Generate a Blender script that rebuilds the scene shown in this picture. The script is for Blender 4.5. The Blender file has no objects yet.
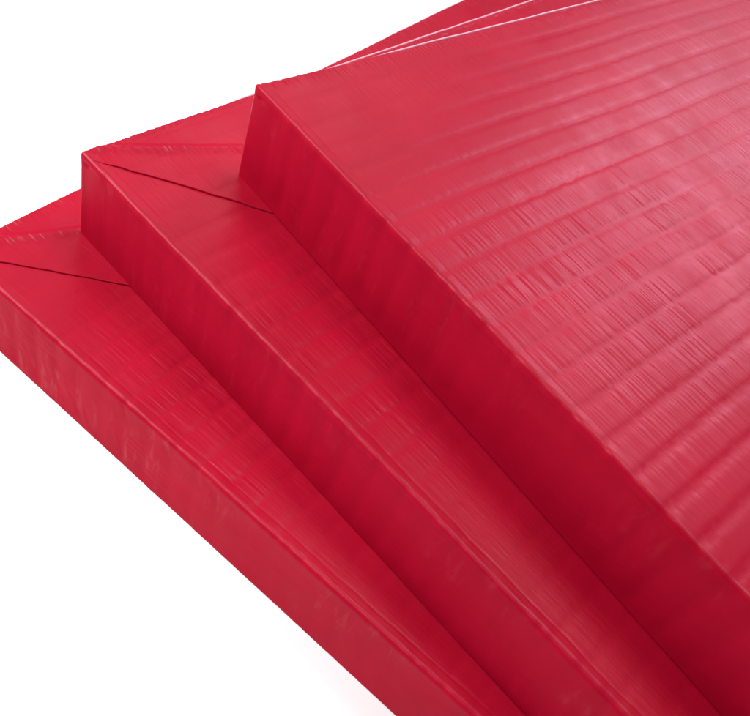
import bpy, math
import numpy as np
from mathutils import Vector, Matrix

S = bpy.context.scene
C = S.collection

# ------------------------------------------------------------------ render / view
S.render.engine = 'CYCLES'
S.view_settings.view_transform = 'Standard'
S.view_settings.look = 'None'
S.view_settings.gamma = 1.0
S.view_settings.exposure = -0.74
S.cycles.max_bounces = 10

# ------------------------------------------------------------------ noise helpers
def hsh(ix, iy, seed):
    a = (ix.astype(np.int64) * 374761393 + iy.astype(np.int64) * 668265263 + seed * 974634777) & 0xFFFFFFFF
    a = ((a ^ (a >> 13)) * 1274126177) & 0xFFFFFFFF
    a = (a ^ (a >> 16)) & 0xFFFF
    return a / 65535.0

def vn(x, y, seed):
    """value noise 0..1"""
    x = np.asarray(x, float); y = np.asarray(y, float)
    x, y = np.broadcast_arrays(x, y)
    ix = np.floor(x); iy = np.floor(y)
    fx = x - ix; fy = y - iy
    fx = fx * fx * (3 - 2 * fx); fy = fy * fy * (3 - 2 * fy)
    a = hsh(ix, iy, seed); b = hsh(ix + 1, iy, seed)
    c = hsh(ix, iy + 1, seed); d = hsh(ix + 1, iy + 1, seed)
    return (a + (b - a) * fx) * (1 - fy) + (c + (d - c) * fx) * fy

def sstep(a, b, x):
    t = np.clip((x - a) / (b - a), 0, 1)
    return t * t * (3 - 2 * t)

PITCH = 11.5      # mm between the pressed stitch valleys

# all heights in millimetres, coordinates in millimetres
def grooves(x, y, seed, off):
    """ribs run along x, broken by the valleys that run along y"""
    xx = x + off + 1.3 * (vn(y / 38., x * 0 + 3.3, seed + 5) - .5) + .7 * (vn(y / 2.3, np.floor((x + off) / PITCH) * 5.1, seed + 6) - .5)
    ph = xx / PITCH
    k = np.floor(ph); fr = ph - k
    d = np.minimum(fr, 1 - fr) * PITCH
    env = sstep(0.5, 1.5, d)
    bend = 0.16 * (vn(xx / 9., y / 13., seed + 7) - .5) * 2
    g1 = vn(k * 7.31 + fr * .55, (y + bend) / .9, seed + 1)
    g2 = vn(k * 3.77 + fr * 1.1, (y + bend) / .5, seed + 2)
    g3 = vn(k * 5.11 + fr * .9, (y + bend) / 2.0, seed + 3)
    deep = sstep(.62, .95, vn(k * 9.7 + fr * .6, (y + bend) / 0.75, seed + 4))
    g = 1.0 * g1 + .5 * g2 + .5 * g3 - .45 * deep
    return g, env, d, k

def h_top(x, y, seed, off, calm):
    g, env, d, k = grooves(x, y, seed, off)
    patch = .50 + .50 * sstep(.25, .6, vn(x / 26., y / 20., seed + 11))
    patch = patch * (.65 + .35 * sstep(.25, .6, vn(k * 3.3, y / 9., seed + 14)))
    if calm:            # the area round the corner was pressed smoother
        patch = patch * (.30 + .70 * sstep(45, 90, x)) * (1 - .75 * sstep(120, 180, x)) * .85
    else:
        patch = patch * (.22 + .78 * sstep(62, 112, x)) * (1 - .6 * sstep(163, 190, x))
    patch = np.maximum(patch, 1.5 * sstep(8, 2, x))
    patch = patch * sstep(2.2, 4.6, y)
    vamp = (.7 + .5 * vn(x / 45., y / 50., seed + 21)) * (.45 + .55 * sstep(20, 90, x))
    val = 1 - np.exp(-(d / 1.7) ** 2) + .35 * np.exp(-(d / .4) ** 2)
    h = np.where(calm, .20 - .10 * sstep(110, 180, x), .27) * vamp * (val - 1) + (.24 if calm else .18) * env * patch * (g - .9)
    h += .04 * vamp * (vn(k * 5.5 + .5, y / 30., seed + 22) - .5) * env
    h += .12 * (vn(x / 60., y / 75., seed + 12) - .5) + .015 * (vn(x / 14., y / 16., seed + 13) - .5)
    h -= .07 * np.exp(-((y - 4.2 - .5 * (vn(x / 9., x * 0, seed + 15) - .5)) / .45) ** 2)
    h -= .25 * np.clip(1 - x / 3.0, 0, 1) ** 2
    return h

def h_front(x, z, seed, off):
    g, env, d, k = grooves(x, z, seed + 40, off)
    patch = sstep(.45, .8, vn(x / 16., z / 12., seed + 31))
    h = -.27 * np.exp(-(d / 2.6) ** 2) * vn(x / 40., z / 60., seed + 35) + .08 * env * patch * (g - .9)
    h += .22 * (vn((x + z * .2) / 2.6, z / 9., seed + 33) - .5) * sstep(.5, .8, vn(x / 11., z / 11., seed + 34))
    h += .5 * (vn(x / 60., z / 45., seed + 32) - .5)
    h = h * (.25 + .75 * sstep(0, 9, z))
    return h

def h_left(y, z, seed):
    g = vn(y / 1.15, z / 30., seed + 1) + .6 * vn(y / .6, z / 30., seed + 2)
    h = -.15 * sstep(30, 40, z) + .34 * (g - .8) + .7 * (vn(y / 45., z / 60., seed + 51) - .5) + .25 * (vn(y / 11., z / 30., seed + 52) - .5)
    return h

RAD = 1.9
TH = 40.0

def surface(px, py, pz, L, W, seed, off, calm):
    """point of the sharp box (mm) -> rounded, pressed and rippled cover"""
    r = RAD * (1 + .35 * (vn(px / 17., py / 17., seed + 61) - .5))
    cx = np.clip(px, r, L - r); cy = np.clip(py, r, W - r); cz = np.clip(pz, r * .6, TH - r)
    dx, dy, dz = px - cx, py - cy, pz - cz
    # cube to sphere mapping keeps the rows of the arc even
    n = np.sqrt(dx * dx + dy * dy + dz * dz) + 1e-9
    nx, ny, nz = dx / n, dy / n, dz / n
    m = np.maximum(np.maximum(abs(dx), abs(dy)), abs(dz))
    X, Y, Z = cx + nx * m, cy + ny * m, cz + nz * m
    wt = np.where(nz > 0, nz * nz, 0); wf = np.where(ny < 0, ny * ny, 0); wl = np.where(nx < 0, nx * nx, 0)
    h = wt * h_top(px, py, seed, off, calm) + wf * h_front(px, pz, seed, off) + wl * h_left(py, pz, seed)
    # crumpled hem along the long front edge
    e = np.exp(-((py / 3.0) ** 2)) * np.exp(-(((pz - TH) / 4.0) ** 2)) * (py < 20)
    h += e * (.30 + .20 * (vn(px / 9., pz * 0, seed + 71) - .5) + .22 * (vn(px / 2.4, py / 3., seed + 72) - .5))
    h = np.clip(h, -2.0, .6)
    # a small pinch in the corner below the top, where the sheet is folded in
    q = np.exp(-(((px - 4.5) / 1.5) ** 2 + ((pz - TH + 3.5) / .9) ** 2)) * (ny < -.5)
    h -= .5 * q
    X = X - .9 * np.exp(-(px / 9.) ** 2)
    return X + nx * h, Y + ny * h, Z + nz * h

# ------------------------------------------------------------------ mesh helpers
def grid_object(name, X, Y, Z, mat, parent, flip=False):
    nu, nv = X.shape
    co = np.stack([X, Y, Z], -1).reshape(-1, 3) / 1000.0
    idx = np.arange(nu * nv).reshape(nu, nv)
    q = np.stack([idx[:-1, :-1], idx[1:, :-1], idx[1:, 1:], idx[:-1, 1:]], -1).reshape(-1, 4)
    if flip: q = q[:, ::-1]
    me = bpy.data.meshes.new(name)
    me.vertices.add(len(co)); me.vertices.foreach_set('co', co.astype(np.float32).ravel())
    me.loops.add(q.size); me.loops.foreach_set('vertex_index', q.astype(np.int32).ravel())
    me.polygons.add(len(q))
    me.polygons.foreach_set('loop_start', (np.arange(len(q)) * 4).astype(np.int32))
    me.polygons.foreach_set('use_smooth', np.ones(len(q), bool))
    me.update(calc_edges=True); me.validate()
    me.materials.append(mat)
    o = bpy.data.objects.new(name, me); C.objects.link(o)
    if parent: o.parent = parent
    return o

def spaced(edge, dense):
    """edge spacings then list of (until, step)"""
    out = [0.0]
    for until, step in dense:
        n = max(1, int(round((until - out[-1]) / step)))
        out += list(np.linspace(out[-1], until, n + 1)[1:])
    return np.array(out)

# ------------------------------------------------------------------ materials
def nodes_of(m):
    m.use_nodes = True
    nt = m.node_tree; nt.nodes.clear()
    return nt, nt.nodes, nt.links

def vinyl(name, direction, rough, fine, spec=.20, scuff=0):
    m = bpy.data.materials.new(name); nt, N, Lk = nodes_of(m)
    out = N.new('ShaderNodeOutputMaterial'); b = N.new('ShaderNodeBsdfPrincipled')
    Lk.new(b.outputs[0], out.inputs[0])
    tc = N.new('ShaderNodeTexCoord')
    def noise(scale_vec, detail=3, rr=.5):
        mp = N.new('ShaderNodeMapping'); mp.inputs['Scale'].default_value = scale_vec
        Lk.new(tc.outputs['Object'], mp.inputs[0])
        n = N.new('ShaderNodeTexNoise'); n.inputs['Scale'].default_value = 1; n.inputs['Detail'].default_value = detail
        n.inputs['Roughness'].default_value = rr
        Lk.new(mp.outputs[0], n.inputs['Vector']); return n
    # colour: a dyed vinyl, very slightly uneven
    n1 = noise((28, 28, 28), 4)
    cr = N.new('ShaderNodeValToRGB')
    cr.color_ramp.elements[0].position = .3; cr.color_ramp.elements[0].color = (.37, .0026, .0205, 1)
    cr.color_ramp.elements[1].position = .7; cr.color_ramp.elements[1].color = (.425, .0036, .0250, 1)
    Lk.new(n1.outputs['Fac'], cr.inputs[0]); Lk.new(cr.outputs[0], b.inputs['Base Color'])
    # gloss: scuffed patches
    n2 = noise((55, 70, 70), 5, .6)
    mr = N.new('ShaderNodeMapRange'); mr.inputs[1].default_value = .3; mr.inputs[2].default_value = .7
    mr.inputs[3].default_value = rough - .05; mr.inputs[4].default_value = rough + .08
    Lk.new(n2.outputs['Fac'], mr.inputs[0]); Lk.new(mr.outputs[0], b.inputs['Roughness'])
    b.inputs['Specular IOR Level'].default_value = spec
    if scuff:
        # burnished patches rubbed glossy, stretched along the height of the side
        n3 = noise((250, 250, 60), 3, .6); n4 = noise((34, 34, 34), 2)
        m1 = N.new('ShaderNodeMapRange'); m1.inputs[1].default_value = .54; m1.inputs[2].default_value = .74
        Lk.new(n3.outputs['Fac'], m1.inputs[0])
        m2 = N.new('ShaderNodeMapRange'); m2.inputs[1].default_value = .45; m2.inputs[2].default_value = .6
        Lk.new(n4.outputs['Fac'], m2.inputs[0])
        mu = N.new('ShaderNodeMath'); mu.operation = 'MULTIPLY'
        Lk.new(m1.outputs[0], mu.inputs[0]); Lk.new(m2.outputs[0], mu.inputs[1])
        ma = N.new('ShaderNodeMath'); ma.operation = 'MULTIPLY_ADD'; ma.inputs[1].default_value = scuff; ma.inputs[2].default_value = spec
        Lk.new(mu.outputs[0], ma.inputs[0]); Lk.new(ma.outputs[0], b.inputs['Specular IOR Level'])
    # fine grain running with the ribs
    gr = noise(direction, 3, .6)
    gm = noise((900, 900, 900), 2)
    bp = N.new('ShaderNodeBump'); bp.inputs['Strength'].default_value = 1; bp.inputs['Distance'].default_value = fine
    Lk.new(gr.outputs['Fac'], bp.inputs['Height'])
    bp2 = N.new('ShaderNodeBump'); bp2.inputs['Strength'].default_value = 1; bp2.inputs['Distance'].default_value = fine * .25
    Lk.new(gm.outputs['Fac'], bp2.inputs['Height']); Lk.new(bp.outputs[0], bp2.inputs['Normal'])
    Lk.new(bp2.outputs[0], b.inputs['Normal'])
    return m

M_top = vinyl('red_vinyl_ribbed', (110, 1900, 1900), .37, .00005)
M_front = vinyl('red_vinyl_front', (90, 1100, 1100), .48, .000034, .03, .13)
M_left = vinyl('red_vinyl_end', (1400, 1500, 90), .42, .00005)

def plain(name, col, rough):
    m = bpy.data.materials.new(name); nt, N, Lk = nodes_of(m)
    out = N.new('ShaderNodeOutputMaterial'); b = N.new('ShaderNodeBsdfPrincipled')
    Lk.new(b.outputs[0], out.inputs[0])
    tc = N.new('ShaderNodeTexCoord'); n = N.new('ShaderNodeTexNoise'); n.inputs['Scale'].default_value = 300
    Lk.new(tc.outputs['Object'], n.inputs['Vector'])
    mx = N.new('ShaderNodeMix'); mx.data_type = 'RGBA'
    mx.inputs[6].default_value = (*[c * .97 for c in col], 1); mx.inputs[7].default_value = (*col, 1)
    Lk.new(n.outputs['Fac'], mx.inputs[0]); Lk.new(mx.outputs[2], b.inputs['Base Color'])
    b.inputs['Roughness'].default_value = rough
    return m
M_base = plain('black_rubber', (.02, .02, .02), .8)
M_edge_highlight = plain('pale_pink_highlight', (.80, .42, .50), .35)  # bright rim reflection put into colour; the edge itself is red vinyl
M_paper = plain('white_paper', (.95, .95, .95), .9)

# ------------------------------------------------------------------ a mat
L = W = 1000.0
XS = spaced(0, [(5, .25), (90, .6), (260, .85), (340, 2), (1000 - 6, 12), (1000, .6)])
YS = spaced(0, [(5, .22), (130, .25), (280, .36), (420, .7), (500, 2), (1000 - 6, 12), (1000, .6)])
ZS = spaced(0, [(4, .4), (35, .5), (40, .22)])
ZC = spaced(0, [(4, .5), (35, 4), (40, .5)])

def make_mat(label, loc, rot, seed, off, fold, glint=0):
    t = bpy.data.objects.new('tatami_mat', None); C.objects.link(t)
    t.location = loc; t.rotation_euler = (0, 0, rot); t.empty_display_size = .05
    t['label'] = label; t['category'] = 'floor mat'; t['group'] = 'stacked red martial arts mats'
    A = (L, W, seed, off, fold)
    # top
    X, Y = np.meshgrid(XS, YS, indexing='ij'); Z = np.full_like(X, TH)
    grid_object('top_surface', *surface(X, Y, Z, *A), M_top, t)
    # front side
    X, Z = np.meshgrid(XS, ZS, indexing='ij'); Y = np.zeros_like(X)
    o = grid_object('side_panel', *surface(X, Y, Z, *A), M_front, t)
    # left end
    Y, Z = np.meshgrid(YS, ZS[::2] if len(ZS) % 2 else ZS, indexing='ij'); X = np.zeros_like(Y)
    o = grid_object('side_panel', *surface(X, Y, Z, *A), M_left, t, flip=True)
    # back and right sides
    X, Z = np.meshgrid(XS, ZC, indexing='ij'); Y = np.full_like(X, W)
    grid_object('side_panel', *surface(X, Y, Z, *A), M_front, t, flip=True)
    Y, Z = np.meshgrid(YS, ZC, indexing='ij'); X = np.full_like(Y, L)
    grid_object('side_panel', *surface(X, Y, Z, *A), M_left, t)
    # rubber underside
    xs = np.array([1.2, 300, 600, L - 1.2]); X, Y = np.meshgrid(xs, xs, indexing='ij')
    grid_object('base', X, Y, np.full_like(X, .25), M_base, t, flip=True)
    if fold:
        # folded flap of the cover: hem runs diagonally away from the corner
        n, k = 420, 260
        s = np.linspace(0, 1, n)[:, None]; q = np.concatenate([[0, 0, .0012, .003, .005, .008], np.linspace(.012, 1, k)])[None, :]
        a = np.array([5.5, 0.8]); b_ = np.array([96., 72.]); c0 = np.array([1.2, 2.6]); c1 = np.array([1.2, 118.])
        bow = .5 * np.sin(s * np.pi * 2.2) + .35 * (vn(s * 24, s * 0, seed + 81) - .5)
        hx = a[0] + (b_[0] - a[0]) * s - .6 * bow; hy = a[1] + (b_[1] - a[1]) * s + .8 * bow
        lx = c0[0] + (c1[0] - c0[0]) * s; ly = c0[1] + (c1[1] - c0[1]) * s
        X = hx + (lx - hx) * q; Y = hy + (ly - hy) * q
        sx, sy, sz = surface(X, Y, np.full_like(X, TH), *A)
        dist = np.hypot(X - hx, Y - hy)
        lift = .50 + .12 * (vn(s * 16, s * 0, seed + 82) - .5)
        up = lift * np.sqrt(np.clip(1 - (1 - np.clip(dist / .35, 0, 1)) ** 2, 0, 1))
        up = up * np.clip(np.minimum((1 - s) * 8, 1), 0, 1) * (.35 + .65 * sstep(0, .12, s))
        up = up * (.25 + .75 * sstep(0, 9, X - 1.2) ) + .02
        # the fabric bends over along a second crease nearer the end of the mat
        nx_, ny_ = 37.0, -17.5
        nl = math.hypot(nx_, ny_); w = ((X - 1.0) * nx_ + (Y - 5.) * ny_) / nl
        along = sstep(0, 8, Y) * sstep(80, 30, Y)
        up = up + along * ((.60 + .5 * (vn(X / 12., Y / .8, seed + 83) - .5)) * np.exp(-(w / np.where(w < 0, 1.3, 2.8)) ** 2) + .15 * sstep(-4, 1, w))
        first = np.arange(q.size)[None, :] == 0
        up = np.where(first, -.1, up)
        o = grid_object('corner_fold', sx, sy, sz + up, M_top, t, flip=True)
        o['label'] = 'folded over corner flap with a diagonal hem'
    if glint:
        # rim highlight put into colour: added pale bead along the end edge
        n = 900; yy = np.linspace(glint, 700, n); a = np.linspace(0, 2 * np.pi, 9)
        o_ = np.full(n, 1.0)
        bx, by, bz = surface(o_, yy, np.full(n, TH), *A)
        rr = .45 * np.clip((yy - glint) / 14, .05, 1) * (1 + .15 * (vn(yy / 5., yy * 0, seed + 91) - .5))
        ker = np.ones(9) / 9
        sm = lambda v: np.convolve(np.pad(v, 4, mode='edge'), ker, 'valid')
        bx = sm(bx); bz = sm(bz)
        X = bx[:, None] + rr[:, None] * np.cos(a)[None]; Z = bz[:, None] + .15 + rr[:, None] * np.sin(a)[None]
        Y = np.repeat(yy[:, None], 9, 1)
        o = grid_object('edge_highlight', X, Y, Z, M_edge_highlight, t)
        o['label'] = 'painted rim highlight, thin pale pink bead along the edge'
    return t

E1 = (-.0420759, -.08834159, .20832565)
E2 = (-.03160205, -.04507683, .08397381)
make_mat('bottom red ribbed mat of the stack of three, sticking out farthest, on the white surface', (E1[0], E1[1], 0), E1[2], 101, 3.0, True)
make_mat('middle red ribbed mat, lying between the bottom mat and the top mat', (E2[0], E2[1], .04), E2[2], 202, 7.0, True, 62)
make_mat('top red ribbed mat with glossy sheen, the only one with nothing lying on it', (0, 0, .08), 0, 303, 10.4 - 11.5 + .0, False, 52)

# ------------------------------------------------------------------ white paper sweep
def sweep():
    prof = [(-3.5, 0), (-2, 0), (0, 0), (1.6, 0)]
    R_ = 1.2
    for i in range(1, 17):
        a = i / 16 * math.pi / 2
        prof.append((1.6 + R_ * math.sin(a), R_ - R_ * math.cos(a)))
    prof.append((2.8, 3.2))
    ang = math.radians(35)        # the sweep rises behind the mats as the camera looks
    xs = np.linspace(-4, 4, 9)
    P = np.array(prof)
    U, I = np.meshgrid(xs, np.arange(len(P)), indexing='ij')
    V = P[I, 0]; Z = P[I, 1]
    X = U * math.cos(ang) - V * math.sin(ang); Y = U * math.sin(ang) + V * math.cos(ang)
    o = grid_object('floor', X * 1000, Y * 1000, Z * 1000, M_paper, None)
    o['kind'] = 'structure'
sweep()

# ------------------------------------------------------------------ light
w = bpy.data.worlds.new('World'); S.world = w; w.use_nodes = True
bg = w.node_tree.nodes['Background']; bg.inputs[0].default_value = (1, 1, 1, 1); bg.inputs[1].default_value = .07

def softbox(name, pos, target, sx, sy, power, col=(1, 1, 1)):
    l = bpy.data.lights.new(name, 'AREA'); l.shape = 'RECTANGLE'; l.size = sx; l.size_y = sy
    l.energy = power; l.color = col
    o = bpy.data.objects.new(name, l); C.objects.link(o); o.location = pos
    o.rotation_euler = (Vector(target) - Vector(pos)).to_track_quat('-Z', 'Y').to_euler()
    return o
k = softbox('key_softbox', (-.40, -.38, .40), (-.08, -.06, .04), .32, .32, 3.1)
k.data.spread = math.radians(115)
softbox('back_softbox', (-.16, 1.17, .86), (.1, .15, .1), .55, .36, 13.5, (1, .72, .93))
softbox('floor_fill', (-1.2, .9, 1.2), (-.5, .4, 0), .8, .8, 4)  # added fill that whitens the floor behind the mats
softbox('overhead_softbox', (-.36, -.33, 1.02), (-.0, .05, .1), .22, .22, 8.2, (1, .97, 1))
softbox('side_fill', (-.80, .75, 1.00), (.0, .15, .1), .6, .6, 2.4, (1, .92, 1))  # added fill for more sheen at the lower mats' corners
softbox('top_fill', (.12, .30, 1.12), (.08, .20, .1), .3, .3, 7.5, (1, .97, 1))  # added fill that lifts the brightness of the top mat
sp = bpy.data.lights.new('added_floor_spot', 'SPOT'); sp.energy = 44; sp.spot_size = math.radians(32); sp.spot_blend = 1; sp.shadow_soft_size = .08  # added spot, only there to whiten the floor in front
so = bpy.data.objects.new('added_floor_spot', sp); C.objects.link(so); so.location = (.10, -.50, .75)
so.rotation_euler = (Vector((.14, -.24, 0)) - so.location).to_track_quat('-Z', 'Y').to_euler()

# ------------------------------------------------------------------ camera
cam = bpy.data.cameras.new('Camera'); co = bpy.data.objects.new('Camera', cam); C.objects.link(co)
co.location = (0.18908028, -0.16733983, 0.2962634)
co.rotation_euler = (0.67101217, -0.26623804, 0.87435693)
cam.sensor_width = 36; cam.lens = 878.1 / 750 * 36
cam.clip_start = .005; cam.clip_end = 100
cam.dof.use_dof = True; cam.dof.focus_distance = .33; cam.dof.aperture_fstop = 32
S.camera = co
